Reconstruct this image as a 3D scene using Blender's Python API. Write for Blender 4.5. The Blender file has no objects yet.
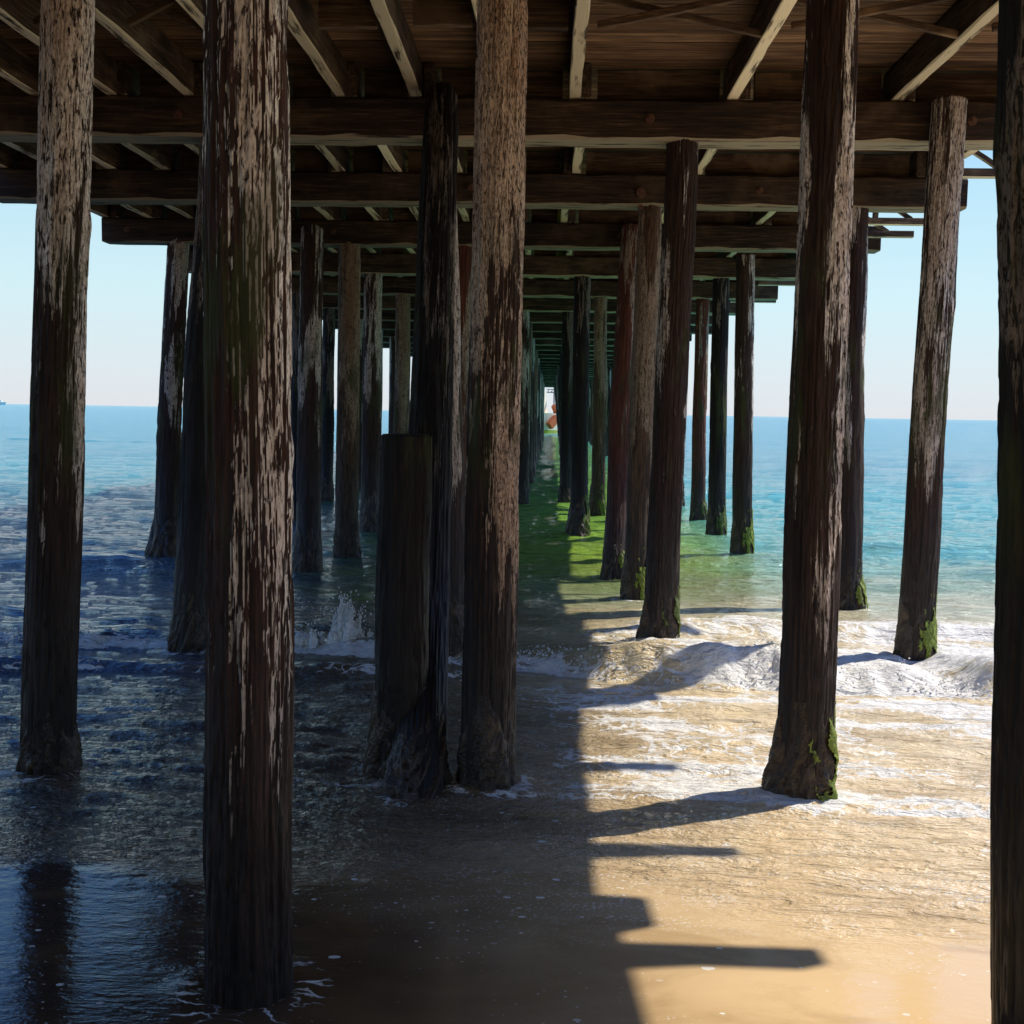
import bpy, bmesh, math, random
import numpy as np
from mathutils import Vector, Matrix, Quaternion

random.seed(7)
scene = bpy.context.scene
col = scene.collection
rad = math.radians
CAM_H = 2.0

# ------------------------------------------------------------------ noise
def _hash(ix, iy, seed):
    h = (ix.astype(np.int64) * 374761393 + iy.astype(np.int64) * 668265263 + seed * 1442695041) & 0xFFFFFFFF
    h = ((h ^ (h >> 13)) * 1274126177) & 0xFFFFFFFF
    h = (h ^ (h >> 16)) & 0xFFFFFFFF
    return h.astype(np.float64) / 4294967295.0 * 2 - 1

def vn(x, y, seed=0):
    x = np.asarray(x, float); y = np.asarray(y, float)
    xi = np.floor(x); yi = np.floor(y)
    fx = x - xi; fy = y - yi
    fx = fx * fx * fx * (fx * (fx * 6 - 15) + 10); fy = fy * fy * fy * (fy * (fy * 6 - 15) + 10)
    a = _hash(xi, yi, seed); b = _hash(xi + 1, yi, seed)
    c = _hash(xi, yi + 1, seed); d = _hash(xi + 1, yi + 1, seed)
    return (a * (1 - fx) + b * fx) * (1 - fy) + (c * (1 - fx) + d * fx) * fy

def fbm(x, y, seed=0, octv=4, gain=.5, lac=2.03):
    s = 0; a = 1; n = 0
    for k in range(octv):
        s = s + a * vn(x, y, seed + k * 17); n += a
        x = x * lac + 3.7; y = y * lac + 1.3; a *= gain
    return s / n

def ss(a, b, x):
    t = np.clip((x - a) / (b - a), 0, 1)
    return t * t * (3 - 2 * t)

# ------------------------------------------------------------------ object helpers
def tag(o, label=None, cat=None, group=None, kind=None):
    if label: o['label'] = label
    if cat: o['category'] = cat
    if group: o['group'] = group
    if kind: o['kind'] = kind
    return o

def empty(name, loc, rz=0):
    o = bpy.data.objects.new(name, None); col.objects.link(o)
    o.location = loc; o.rotation_euler = (0, 0, rz); o.empty_display_size = .2
    return o

def link(name, me, mat=None, parent=None, loc=(0, 0, 0)):
    o = bpy.data.objects.new(name, me); col.objects.link(o)
    if mat and not me.materials: me.materials.append(mat)
    o.parent = parent; o.location = loc
    return o

def np_mesh(name, V, F, smooth=True):
    """V (n,3), F (m,4) quads"""
    me = bpy.data.meshes.new(name)
    V = np.asarray(V, np.float32); F = np.asarray(F, np.int32)
    k = F.shape[1]
    me.vertices.add(len(V)); me.vertices.foreach_set('co', V.ravel())
    me.loops.add(F.size); me.loops.foreach_set('vertex_index', F.ravel())
    me.polygons.add(len(F))
    me.polygons.foreach_set('loop_start', np.arange(0, F.size, k, dtype=np.int32))
    me.polygons.foreach_set('loop_total', np.full(len(F), k, np.int32))
    me.polygons.foreach_set('use_smooth', np.full(len(F), smooth, bool))
    me.update(calc_edges=True)
    return me

class MB:
    def __init__(s): s.V = []; s.F = []
    def add(s, V, F):
        n = len(s.V); s.V += [tuple(v) for v in V]; s.F += [tuple(i + n for i in f) for f in F]
    def build(s, name, smooth=False):
        me = bpy.data.meshes.new(name); me.from_pydata(s.V, [], s.F)
        if smooth:
            for p in me.polygons: p.use_smooth = True
        me.update(); return me

def timber(L, w, h, seed=0, bev=.012, step=.3, wob=.004, chip=.012):
    """a rough sawn timber along local X, from x=0..L, centred y, z 0..h, chamfered weathered edges"""
    r = random.Random(seed)
    n = max(2, int(L / step)); mb = MB(); V = []; F = []
    for i in range(n + 1):
        x = L * i / n
        dy = r.uniform(-wob, wob); dz = r.uniform(-wob, wob)
        b = [bev + (r.random() ** 3) * chip for _ in range(4)]
        y0, y1, z0, z1 = -w / 2 + dy, w / 2 + dy, dz, h + dz
        V += [(x, y0 + b[0], z0), (x, y1 - b[1], z0), (x, y1, z0 + b[1]), (x, y1, z1 - b[2]),
              (x, y1 - b[2], z1), (x, y0 + b[3], z1), (x, y0, z1 - b[3]), (x, y0, z0 + b[0])]
        if i:
            o = (i - 1) * 8
            for k in range(8):
                F.append((o + k, o + 8 + k, o + 8 + (k + 1) % 8, o + (k + 1) % 8))
    F.append(tuple(range(7, -1, -1))); F.append(tuple(n * 8 + k for k in range(8)))
    mb.add([(v[0], v[1], v[2]) for v in V], [f[::-1] for f in F])
    return mb

def beam_between(mb, a, b, w, h, up=(0, 0, 1), seed=0):
    a = Vector(a); b = Vector(b); d = b - a; L = d.length; d.normalize()
    y = Vector(up).cross(d).normalized(); z = d.cross(y)
    t = timber(L, w, h, seed, bev=.004, wob=.002, chip=.004)
    V = [a + d * v[0] + y * v[1] + z * (v[2] - h / 2) for v in t.V]
    mb.add(V, t.F)

# ------------------------------------------------------------------ node helpers
def newmat(name):
    m = bpy.data.materials.new(name); m.use_nodes = True
    nt = m.node_tree; nt.nodes.clear()
    return m, nt

class N:
    def __init__(s, nt): s.nt = nt
    def n(s, t, **k):
        nd = s.nt.nodes.new(t)
        for a, b in k.items():
            if a.startswith('i_'):
                key = a[2:].replace('_', ' ')
                nd.inputs[key].default_value = b
            else: setattr(nd, a, b)
        return nd
    def l(s, a, b): s.nt.links.new(a, b)
    def math(s, op, a, b=None, c=None, clamp=False):
        nd = s.n('ShaderNodeMath', operation=op, use_clamp=clamp)
        for i, v in enumerate((a, b, c)):
            if v is None: continue
            if isinstance(v, (int, float)): nd.inputs[i].default_value = v
            else: s.l(v, nd.inputs[i])
        return nd.outputs[0]
    def ramp(s, fac, stops, interp='LINEAR'):
        nd = s.n('ShaderNodeValToRGB'); cr = nd.color_ramp; cr.interpolation = interp
        while len(cr.elements) < len(stops): cr.elements.new(.5)
        for e, (p, c) in zip(cr.elements, stops):
            e.position = p; e.color = (c[0], c[1], c[2], 1) if not isinstance(c, (int, float)) else (c, c, c, 1)
        s.l(fac, nd.inputs[0]); return nd.outputs[0]
    def mix(s, fac, a, b, blend='MIX'):
        nd = s.n('ShaderNodeMix', data_type='RGBA', blend_type=blend)
        for i, v in ((0, fac), (6, a), (7, b)):
            if isinstance(v, (int, float)): nd.inputs[i].default_value = v
            elif isinstance(v, tuple): nd.inputs[i].default_value = (v[0], v[1], v[2], 1)
            else: s.l(v, nd.inputs[i])
        return nd.outputs[2]
    def maprange(s, v, a, b, c=0., d=1., smooth=True):
        nd = s.n('ShaderNodeMapRange', interpolation_type='SMOOTHSTEP' if smooth else 'LINEAR')
        s.l(v, nd.inputs[0])
        for i, q in enumerate((a, b, c, d)): nd.inputs[i + 1].default_value = q
        return nd.outputs[0]
    def mapping(s, vec, scale=(1, 1, 1), loc=None):
        nd = s.n('ShaderNodeMapping'); nd.inputs['Scale'].default_value = scale
        s.l(vec, nd.inputs[0])
        if loc is not None: s.l(loc, nd.inputs['Location'])
        return nd.outputs[0]
    def noise(s, vec, scale, detail=4, rough=.55, dist=0.):
        nd = s.n('ShaderNodeTexNoise'); nd.inputs['Scale'].default_value = scale
        nd.inputs['Detail'].default_value = detail; nd.inputs['Roughness'].default_value = rough
        nd.inputs['Distortion'].default_value = dist
        s.l(vec, nd.inputs['Vector']); return nd.outputs[0]
    def bump(s, h, strength, dist, normal=None):
        nd = s.n('ShaderNodeBump'); nd.inputs['Distance'].default_value = dist
        if isinstance(strength, (int, float)): nd.inputs['Strength'].default_value = strength
        else: s.l(strength, nd.inputs['Strength'])
        s.l(h, nd.inputs['Height'])
        if normal: s.l(normal, nd.inputs['Normal'])
        return nd.outputs[0]
    def out(s, base, rough, normal=None, spec=.5, ior=None):
        p = s.n('ShaderNodeBsdfPrincipled')
        for key, v in (('Base Color', base), ('Roughness', rough), ('Specular IOR Level', spec)):
            if isinstance(v, tuple): p.inputs[key].default_value = (v[0], v[1], v[2], 1)
            elif isinstance(v, (int, float)): p.inputs[key].default_value = v
            else: s.l(v, p.inputs[key])
        if ior: p.inputs['IOR'].default_value = ior
        if normal: s.l(normal, p.inputs['Normal'])
        o = s.n('ShaderNodeOutputMaterial'); s.l(p.outputs[0], o.inputs[0]); return p

# ------------------------------------------------------------------ materials
def mat_pile(name, dark=(.014, .008, .006), mid=(.06, .030, .019), pale=(.50, .43, .36), cover=.5, flake=(13, 13, 1.5), swirl=1.4, face=0.):
    m, nt = newmat(name); g = N(nt)
    tc = g.n('ShaderNodeTexCoord'); oi = g.n('ShaderNodeObjectInfo')
    off = g.n('ShaderNodeCombineXYZ')
    g.l(g.math('MULTIPLY', oi.outputs['Random'], 37.), off.inputs[0])
    g.l(g.math('MULTIPLY', oi.outputs['Random'], 91.), off.inputs[2])
    base = g.n('ShaderNodeVectorMath', operation='ADD'); g.l(tc.outputs['Object'], base.inputs[0]); g.l(off.outputs[0], base.inputs[1])
    v = base.outputs[0]
    sep = g.n('ShaderNodeSeparateXYZ'); g.l(tc.outputs['Object'], sep.inputs[0]); z = sep.outputs[2]
    big = g.noise(g.mapping(v, (3.2, 3.2, .42)), 1.6, 3, .5)             # broad patches
    strk = g.noise(g.mapping(v, flake), 1.5, 8, .68, .5)        # streaky flakes
    fine = g.noise(g.mapping(v, (50, 50, 3.2)), 1.6, 5, .65, .3)         # grain
    grit = g.noise(g.mapping(v, (60, 60, 22)), 1.6, 4, .6)
    hz = g.math('ADD', g.maprange(z, .9, 3.0, -.14, .07), g.maprange(z, .3, 1.9, -.20, 0))
    q = g.math('ADD', g.math('MULTIPLY', big, 1.25), g.math('MULTIPLY', strk, .62))
    q = g.math('ADD', q, hz)
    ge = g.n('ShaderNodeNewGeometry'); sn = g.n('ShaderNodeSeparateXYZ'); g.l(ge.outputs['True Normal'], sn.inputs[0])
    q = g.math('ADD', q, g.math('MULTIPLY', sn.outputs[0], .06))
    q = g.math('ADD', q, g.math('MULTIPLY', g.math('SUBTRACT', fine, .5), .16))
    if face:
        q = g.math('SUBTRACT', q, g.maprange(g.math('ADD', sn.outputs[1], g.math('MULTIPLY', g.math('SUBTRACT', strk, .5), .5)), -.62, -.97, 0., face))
    t = 1.06 - .25 * cover
    paint = g.math('MULTIPLY', g.maprange(q, t, t + .05, 0, 1), g.maprange(grit, .3, .5, .6, 1.))
    # cracks/pits eat the pale skin
    crack = g.maprange(g.noise(g.mapping(v, (30, 30, 5.5)), 1.7, 6, .72, swirl), .42, .47, 0, 1)
    paint = g.math('MULTIPLY', paint, crack)
    wood = g.ramp(fine, [(.3, dark), (.62, mid), (.8, (mid[0] * 1.9, mid[1] * 1.9, mid[2] * 1.9))])
    wood = g.mix(g.maprange(strk, .45, .7), wood, (dark[0], dark[1], dark[2]))
    palec = g.ramp(grit, [(.25, (pale[0] * .45, pale[1] * .42, pale[2] * .38)), (.6, pale), (.8, (min(1, pale[0] * 1.08), min(1, pale[1] * 1.08), min(1, pale[2] * 1.08)))])
    palec = g.mix(g.maprange(big, .5, .62, 0, .5), palec, (pale[0] * .55, pale[1] * .42, pale[2] * .34))
    c = g.mix(paint, wood, palec)
    # damp green film in the splash zone
    gm = g.math('MULTIPLY', g.maprange(z, 1.3, 2.0), g.maprange(z, 3.3, 2.3))
    gm = g.math('MULTIPLY', gm, g.maprange(g.noise(g.mapping(v, (5, 5, 1.2)), 1.2, 4, .6), .5, .62, 0, .75))
    c = g.mix(gm, c, (.045, .055, .012))
    wet = g.maprange(g.math('ADD', z, g.math('MULTIPLY', strk, 1.6)), 2.5, 1.2, 0, 1)
    c = g.mix(g.math('MULTIPLY', wet, g.maprange(fine, .4, .65, .88, .45)), c, (.012, .008, .006))
    h = g.math('ADD', g.math('MULTIPLY', paint, .6), g.math('MULTIPLY', fine, .55))
    h = g.math('ADD', h, g.math('MULTIPLY', strk, .8))
    h = g.math('ADD', h, g.math('MULTIPLY', grit, .25))
    b = g.bump(h, .9, .012)
    g.out(c, g.math('SUBTRACT', .8, g.math('MULTIPLY', wet, .3)), b, .35)
    return m

M = {}
M['pile'] = mat_pile('weathered_pile_wood', cover=.34, flake=(18, 18, 1.2), pale=(.74, .69, .64))
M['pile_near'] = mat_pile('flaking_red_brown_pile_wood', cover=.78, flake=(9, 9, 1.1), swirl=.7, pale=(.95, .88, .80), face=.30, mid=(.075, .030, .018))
M['pile_pale'] = mat_pile('flaking_pale_pile_wood', cover=.52, pale=(.92, .84, .77), flake=(11, 11, .9), swirl=.5)
M['pile_grain'] = mat_pile('grained_grey_pile_wood', cover=.80, pale=(.72, .56, .44), flake=(16, 16, 3.2), swirl=3.2)
M['pile_dark'] = mat_pile('creosoted_pile_wood', cover=.10, dark=(.006, .005, .004), mid=(.018, .012, .009), pale=(.26, .22, .19))
M['pile_red'] = mat_pile('reddish_pile_wood', cover=.12, dark=(.05, .014, .008), mid=(.16, .05, .03))
M['pile_tan'] = mat_pile('tan_pile_wood', cover=.75, pale=(.36, .27, .19), mid=(.14, .08, .045))

def mat_beam(name, dark, mid, light, axis=0, edge=0., stain=.5):
    m, nt = newmat(name); g = N(nt)
    tc = g.n('ShaderNodeTexCoord'); oi = g.n('ShaderNodeObjectInfo')
    off = g.n('ShaderNodeCombineXYZ')
    g.l(g.math('MULTIPLY', oi.outputs['Random'], 53.), off.inputs[0]); g.l(g.math('MULTIPLY', oi.outputs['Random'], 29.), off.inputs[1])
    base = g.n('ShaderNodeVectorMath', operation='ADD'); g.l(tc.outputs['Object'], base.inputs[0]); g.l(off.outputs[0], base.inputs[1])
    v = base.outputs[0]
    s1 = [9, 9, 9]; s1[axis] = .9
    s2 = [45, 45, 45]; s2[axis] = 2.2
    a = g.noise(g.mapping(v, tuple(s1)), 1.2, 6, .6, .3)
    f = g.noise(g.mapping(v, tuple(s2)), 1.3, 5, .65, .2)
    blot = g.noise(v, 1.7, 4, .6)
    c = g.ramp(f, [(.3, dark), (.55, mid), (.75, light)])
    c = g.mix(g.maprange(a, .42, .66, 0, .85), c, dark)
    c = g.mix(g.maprange(blot, .5, .68, 0, stain), c, light)
    if edge:
        ge = g.n('ShaderNodeNewGeometry')
        sp = g.n('ShaderNodeSeparateXYZ'); g.l(ge.outputs['True Normal'], sp.inputs[0])
        under = g.maprange(sp.outputs[2], -.5, -.75, 0, edge)
        under_bounce = g.math('MULTIPLY', under, g.maprange(g.noise(g.mapping(v, tuple(s1)), 1.6, 5, .65), .36, .48))  # bounced light put into the colour, paling undersides through noise
        c = g.mix(under_bounce, c, (.85, .72, .48))
    # random tone per timber
    br = g.n('ShaderNodeBrightContrast'); g.l(c, br.inputs[0])
    hs = g.n('ShaderNodeHueSaturation'); g.l(c, hs.inputs['Color'])
    g.l(g.maprange(oi.outputs['Random'], 0, 1, .7, 1.3, False), hs.inputs['Value'])
    h = g.math('ADD', g.math('MULTIPLY', f, .6), a)
    g.out(hs.outputs[0], .82, g.bump(h, .8, .008), .25)
    return m

M['cap'] = mat_beam('creosoted_cap_wood', (.012, .008, .006), (.060, .036, .021), (.17, .11, .065), 0, .35, .35)
M['stringer'] = mat_beam('weathered_stringer_wood', (.020, .013, .009), (.10, .066, .04), (.28, .20, .125), 0, .95, .4)
M['board'] = mat_beam('blocking_board_wood', (.03, .018, .012), (.12, .075, .044), (.26, .175, .10), 0, 0., .6)

def mat_deck():
    m, nt = newmat('deck_plank_wood'); g = N(nt)
    tc = g.n('ShaderNodeTexCoord'); v = tc.outputs['Object']
    sp = g.n('ShaderNodeSeparateXYZ'); g.l(v, sp.inputs[0])
    idx = g.math('FLOOR', g.math('DIVIDE', g.math('ADD', sp.outputs[1], .0), .2))
    wn = g.n('ShaderNodeTexWhiteNoise', noise_dimensions='1D'); g.l(idx, wn.inputs['W'])
    off = g.n('ShaderNodeCombineXYZ'); g.l(g.math('MULTIPLY', wn.outputs['Value'], 43.), off.inputs[0])
    a = g.n('ShaderNodeVectorMath', operation='ADD'); g.l(v, a.inputs[0]); g.l(off.outputs[0], a.inputs[1])
    f = g.noise(g.mapping(a.outputs[0], (1.6, 30, 30)), 1.3, 6, .65, .3)
    f2 = g.noise(g.mapping(a.outputs[0], (.5, 5, 5)), 1.3, 4, .6)
    c = g.ramp(f, [(.3, (.05, .024, .013)), (.55, (.24, .135, .07)), (.75, (.44, .29, .16))])
    c = g.mix(g.maprange(f2, .5, .7, 0, .8), c, (.06, .036, .024))
    hs = g.n('ShaderNodeHueSaturation'); g.l(c, hs.inputs['Color']); g.l(g.maprange(wn.outputs['Value'], 0, 1, .55, 1.25, False), hs.inputs['Value'])
    g.out(hs.outputs[0], .85, g.bump(f, .7, .006), .2)
    return m
M['deck'] = mat_deck()

def simple(name, c1, c2, scale=6, rough=.7, bump=.3, dist=.01, spec=.4, metallic=0.):
    m, nt = newmat(name); g = N(nt)
    tc = g.n('ShaderNodeTexCoord')
    n = g.noise(tc.outputs['Object'], scale, 6, .62)
    c = g.ramp(n, [(.32, c1), (.68, c2)])
    p = g.out(c, rough, g.bump(n, bump, dist), spec)
    p.inputs['Metallic'].default_value = metallic
    return m
M['crust'] = None
def mat_crust():
    m, nt = newmat('mussel_crust'); g = N(nt)
    tc = g.n('ShaderNodeTexCoord'); v = tc.outputs['Object']
    vo = g.n('ShaderNodeTexVoronoi'); vo.inputs['Scale'].default_value = 60; vo.inputs['Randomness'].default_value = 1.; g.l(v, vo.inputs['Vector'])
    n = g.noise(v, 11, 6, .65)
    c = g.ramp(n, [(.3, (.010, .007, .005)), (.52, (.045, .028, .016)), (.75, (.13, .088, .045))])
    c = g.mix(g.maprange(vo.outputs['Distance'], .0, .25, .25, 0), c, (.07, .052, .04))
    h = g.math('ADD', g.math('MULTIPLY', vo.outputs['Distance'], -.5), g.math('MULTIPLY', n, 1.5))
    g.out(c, .45, g.bump(h, .8, .012), .4)
    return m
M['crust'] = mat_crust()
M['algae'] = simple('green_algae', (.07, .10, .010), (.26, .33, .045), 38, .6, 1., .012)
M['algae_dark'] = simple('dull_algae', (.03, .045, .008), (.13, .17, .03), 38, .6, 1., .012)
M['iron'] = simple('rusty_iron', (.05, .022, .012), (.20, .09, .05), 30, .7, .5, .004, .5, .3)
M['cream'] = simple('cream_hull_paint', (.90, .76, .52), (.92, .82, .62), 2, .4, .05)
M['orange'] = simple('orange_gear', (.45, .08, .02), (.60, .16, .04), 3, .6, .1)
M['yellow'] = simple('yellow_green_stripe', (.42, .42, .04), (.52, .50, .08), 3, .5, .1)
M['whitep'] = simple('white_boat_paint', (.72, .72, .70), (.82, .82, .80), 3, .4, .05)
M['greym'] = simple('grey_mast_metal', (.18, .18, .19), (.30, .30, .31), 8, .5, .1)
M['glass'] = simple('dark_window_glass', (.02, .03, .04), (.04, .05, .06), 3, .12, .02)

# sand
def mat_sand():
    m, nt = newmat('wet_sand'); g = N(nt)
    ge = g.n('ShaderNodeNewGeometry'); v = ge.outputs['Position']
    n = g.noise(v, 1.3, 6, .6); n2 = g.noise(v, 60, 4, .6)
    c = g.ramp(n, [(.3, (.30, .20, .11)), (.7, (.42, .30, .17))])
    g.out(c, .6, g.bump(g.math('ADD', n2, n), .5, .01), .4)
    return m
M['sand'] = mat_sand()

# water
def mat_water():
    m, nt = newmat('sea_water'); g = N(nt)
    ge = g.n('ShaderNodeNewGeometry'); v = ge.outputs['Position']
    sp = g.n('ShaderNodeSeparateXYZ'); g.l(v, sp.inputs[0]); X, Y, Z = sp.outputs
    wob = g.noise(g.mapping(v, (.35, .8, .35)), 1., 4, .6)
    wobc = g.math('SUBTRACT', wob, .5)
    Yw = g.math('ADD', Y, g.math('MULTIPLY', wobc, g.math('MULTIPLY', Y, .5)))
    depth = g.maprange(Yw, 3., 45., 0, 1, False)
    k = lambda y: (y - 3.) / 42.
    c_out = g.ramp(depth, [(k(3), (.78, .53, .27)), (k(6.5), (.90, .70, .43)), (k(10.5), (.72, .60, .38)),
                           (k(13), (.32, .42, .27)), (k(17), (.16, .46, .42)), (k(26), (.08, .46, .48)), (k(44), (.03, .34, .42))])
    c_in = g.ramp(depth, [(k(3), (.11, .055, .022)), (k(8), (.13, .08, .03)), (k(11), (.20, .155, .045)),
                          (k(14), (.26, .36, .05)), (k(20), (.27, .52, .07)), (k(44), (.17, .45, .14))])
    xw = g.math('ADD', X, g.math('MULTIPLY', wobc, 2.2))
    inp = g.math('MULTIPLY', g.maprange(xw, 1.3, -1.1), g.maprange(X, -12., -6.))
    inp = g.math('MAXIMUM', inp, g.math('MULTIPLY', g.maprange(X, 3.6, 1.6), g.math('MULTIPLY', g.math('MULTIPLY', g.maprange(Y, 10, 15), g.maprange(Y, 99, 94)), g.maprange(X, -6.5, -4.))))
    c = g.mix(inp, c_out, c_in)  # shade beneath the deck painted in: near water darkened by colour
    shade_blue = g.math('MULTIPLY', g.math('MULTIPLY', g.maprange(xw, -.8, -4.), g.maprange(Yw, 4.5, 8.5)), g.maprange(Yw, 38, 17, 0, .88))  # left shade and blue sky reflection put into the water colour
    c = g.mix(shade_blue, c, (.012, .045, .12))
    c = g.mix(g.math('MULTIPLY', g.maprange(xw, .2, -2.4), g.maprange(Y, 9, 6, 0, .7)), c, (.035, .03, .03))  # shaded near water on the left darkened in the colour
    # sediment mottling
    mot = g.noise(g.mapping(v, (.9, 1.6, 1.)), 1.3, 6, .62, .8)
    c = g.mix(g.math('MULTIPLY', g.maprange(mot, .45, .68), g.maprange(Y, 14, 6, 0, .35)), c, (.24, .13, .045))
    # ---- foam
    at = g.n('ShaderNodeAttribute', attribute_name='foam'); fo = at.outputs['Fac']
    lace = g.n('ShaderNodeTexVoronoi', feature='DISTANCE_TO_EDGE'); lace.inputs['Scale'].default_value = 7.5
    dn = g.n('ShaderNodeTexNoise'); dn.inputs['Scale'].default_value = 3.5; dn.inputs['Detail'].default_value = 4; g.l(v, dn.inputs['Vector'])
    dv = g.n('ShaderNodeVectorMath', operation='MULTIPLY_ADD'); g.l(dn.outputs['Color'], dv.inputs[0]); dv.inputs[1].default_value = (.55, .55, 0); g.l(v, dv.inputs[2])
    g.l(g.mapping(dv.outputs[0], (.75, 1.5, 1.)), lace.inputs['Vector'])
    lacev = g.maprange(lace.outputs['Distance'], .0, .16, 1, 0)
    hi = g.noise(g.mapping(v, (1, 1.7, 1)), 26, 6, .68)
    q = g.math('ADD', fo, g.math('MULTIPLY', g.math('SUBTRACT', hi, .5), .75))
    q = g.math('ADD', q, g.math('MULTIPLY', g.math('SUBTRACT', lacev, .45), .42))
    foam = g.maprange(q, .42, .78)
    # bubble flecks drifting on the thin sheet in the foreground
    def flecks(scale, thr, msk):
        vo = g.n('ShaderNodeTexVoronoi'); vo.inputs['Scale'].default_value = scale
        g.l(g.mapping(v, (1, 1.6, 1)), vo.inputs['Vector'])
        sel = g.n('ShaderNodeSeparateColor'); g.l(vo.outputs['Color'], sel.inputs[0])
        size = g.math('MULTIPLY', g.maprange(sel.outputs[0], thr, 1., 0, 1, False), .36)
        d = g.math('ADD', vo.outputs['Distance'], g.math('MULTIPLY', g.math('SUBTRACT', hi, .5), .5))
        return g.math('MULTIPLY', g.math('LESS_THAN', d, size), msk)
    near = g.maprange(Y, 6.2, 5.2)
    patch = g.maprange(g.noise(v, .9, 4, .6), .45, .62)
    gran = g.math('ADD', g.noise(g.mapping(v, (1, 1.7, 1)), 62, 3, .7), g.math('MULTIPLY', g.math('SUBTRACT', g.noise(g.mapping(v, (.9, 3.6, 1), None), 1.6, 5, .65, 1.2), .5), .45))
    gz_ = g.math('MULTIPLY', g.maprange(g.math('ADD', Y, g.math('MULTIPLY', wobc, .9)), 3.7, 4.5), g.maprange(Y, 7.5, 5.6))
    gz_ = g.math('MULTIPLY', gz_, g.maprange(g.noise(v, 1.6, 4, .6), .3, .6, .35, 1.))
    granf = g.math('MULTIPLY', g.maprange(gran, .575, .66), g.math('MULTIPLY', gz_, g.maprange(X, -1.2, .8, .12, .95)))  # foam grains that double as painted sun sparkle on the right
    fl = g.math('MAXIMUM', flecks(24, .93, g.math('MULTIPLY', near, patch)), flecks(55, .88, g.math('MULTIPLY', near, patch)))
    fl = g.math('MAXIMUM', fl, flecks(15, .965, near))
    foam = g.math('MAXIMUM', foam, g.math('MULTIPLY', fl, .75), clamp=True)
    foam = g.math('MAXIMUM', foam, granf)  # the grains bring painted sun sparkle into the foam mask
    c = g.mix(foam, c, (.92, .89, .84))
    # ---- ripples
    rip = g.maprange(g.math('ADD', g.math('ADD', Y, g.math('MULTIPLY', wobc, 1.6)), g.maprange(X, .2, 1.2, 0, .6)), 4.35, 4.95, .05, 1.)
    # slopes fade with distance so the far sea keeps a steady texture
    n1 = g.noise(g.mapping(v, (8, 16, 8)), 1., 5, .62, .5)
    n2 = g.noise(g.mapping(v, (26, 46, 26)), 1., 4, .6, .4)
    n3 = g.noise(g.mapping(v, (1.1, 3.2, 1)), 1., 6, .6, .4)
    farm = g.maprange(Y, 7, 14)
    calm = g.maprange(X, -.2, 1., 1., .45)
    rip2 = g.math('MULTIPLY', rip, calm)
    n1b = g.noise(g.mapping(v, (3.2, 9.5, 3)), 1., 5, .6, .6)
    b = g.bump(n1, g.math('MULTIPLY', rip2, .7), .06)
    b = g.bump(n1b, g.math('MULTIPLY', rip, .8), .12, b)
    b = g.bump(n2, g.math('MULTIPLY', g.math('MULTIPLY', rip, g.maprange(Y, 14, 5)), calm), .026, b)
    b = g.bump(n3, g.math('MULTIPLY', farm, .9), .26, b)
    b = g.bump(hi, g.math('MULTIPLY', foam, .6), .018, b)
    rough = g.math('ADD', .035, g.math('MULTIPLY', foam, .6), clamp=True)
    rough = g.math('ADD', rough, g.maprange(Y, 10, 80, 0, .12))
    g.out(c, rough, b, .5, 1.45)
    return m
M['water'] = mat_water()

def mat_foam():
    m, nt = newmat('sea_foam_white'); g = N(nt)
    ge = g.n('ShaderNodeNewGeometry')
    n = g.noise(ge.outputs['Position'], 40, 4, .6)
    c = g.ramp(n, [(.3, (.80, .77, .72)), (.6, (.92, .90, .87))])
    p = g.out(c, .5, g.bump(n, .5, .01), .4)
    p.inputs['Subsurface Weight'].default_value = .0
    return m
M['foam'] = mat_foam()

# ------------------------------------------------------------------ water surface
def toe_y(x):       # where the breaking wave's front foot lies
    return 8.72 - .95 * ss(-1.6, 1.4, x) + .30 * fbm(x * .8, x * 0 + 3.1, 5, 3) + .08 * fbm(x * 3.1, x * 0, 8, 3)
def swash_y(x):     # leading edge of the thin uprush
    return 5.58 + .12 * ((x + .3) / 1.2) ** 2 * (x < 0) - .10 * ss(0, 2, x) + .10 * fbm(x * 1.1, x * 0 + 9., 31, 4)

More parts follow.
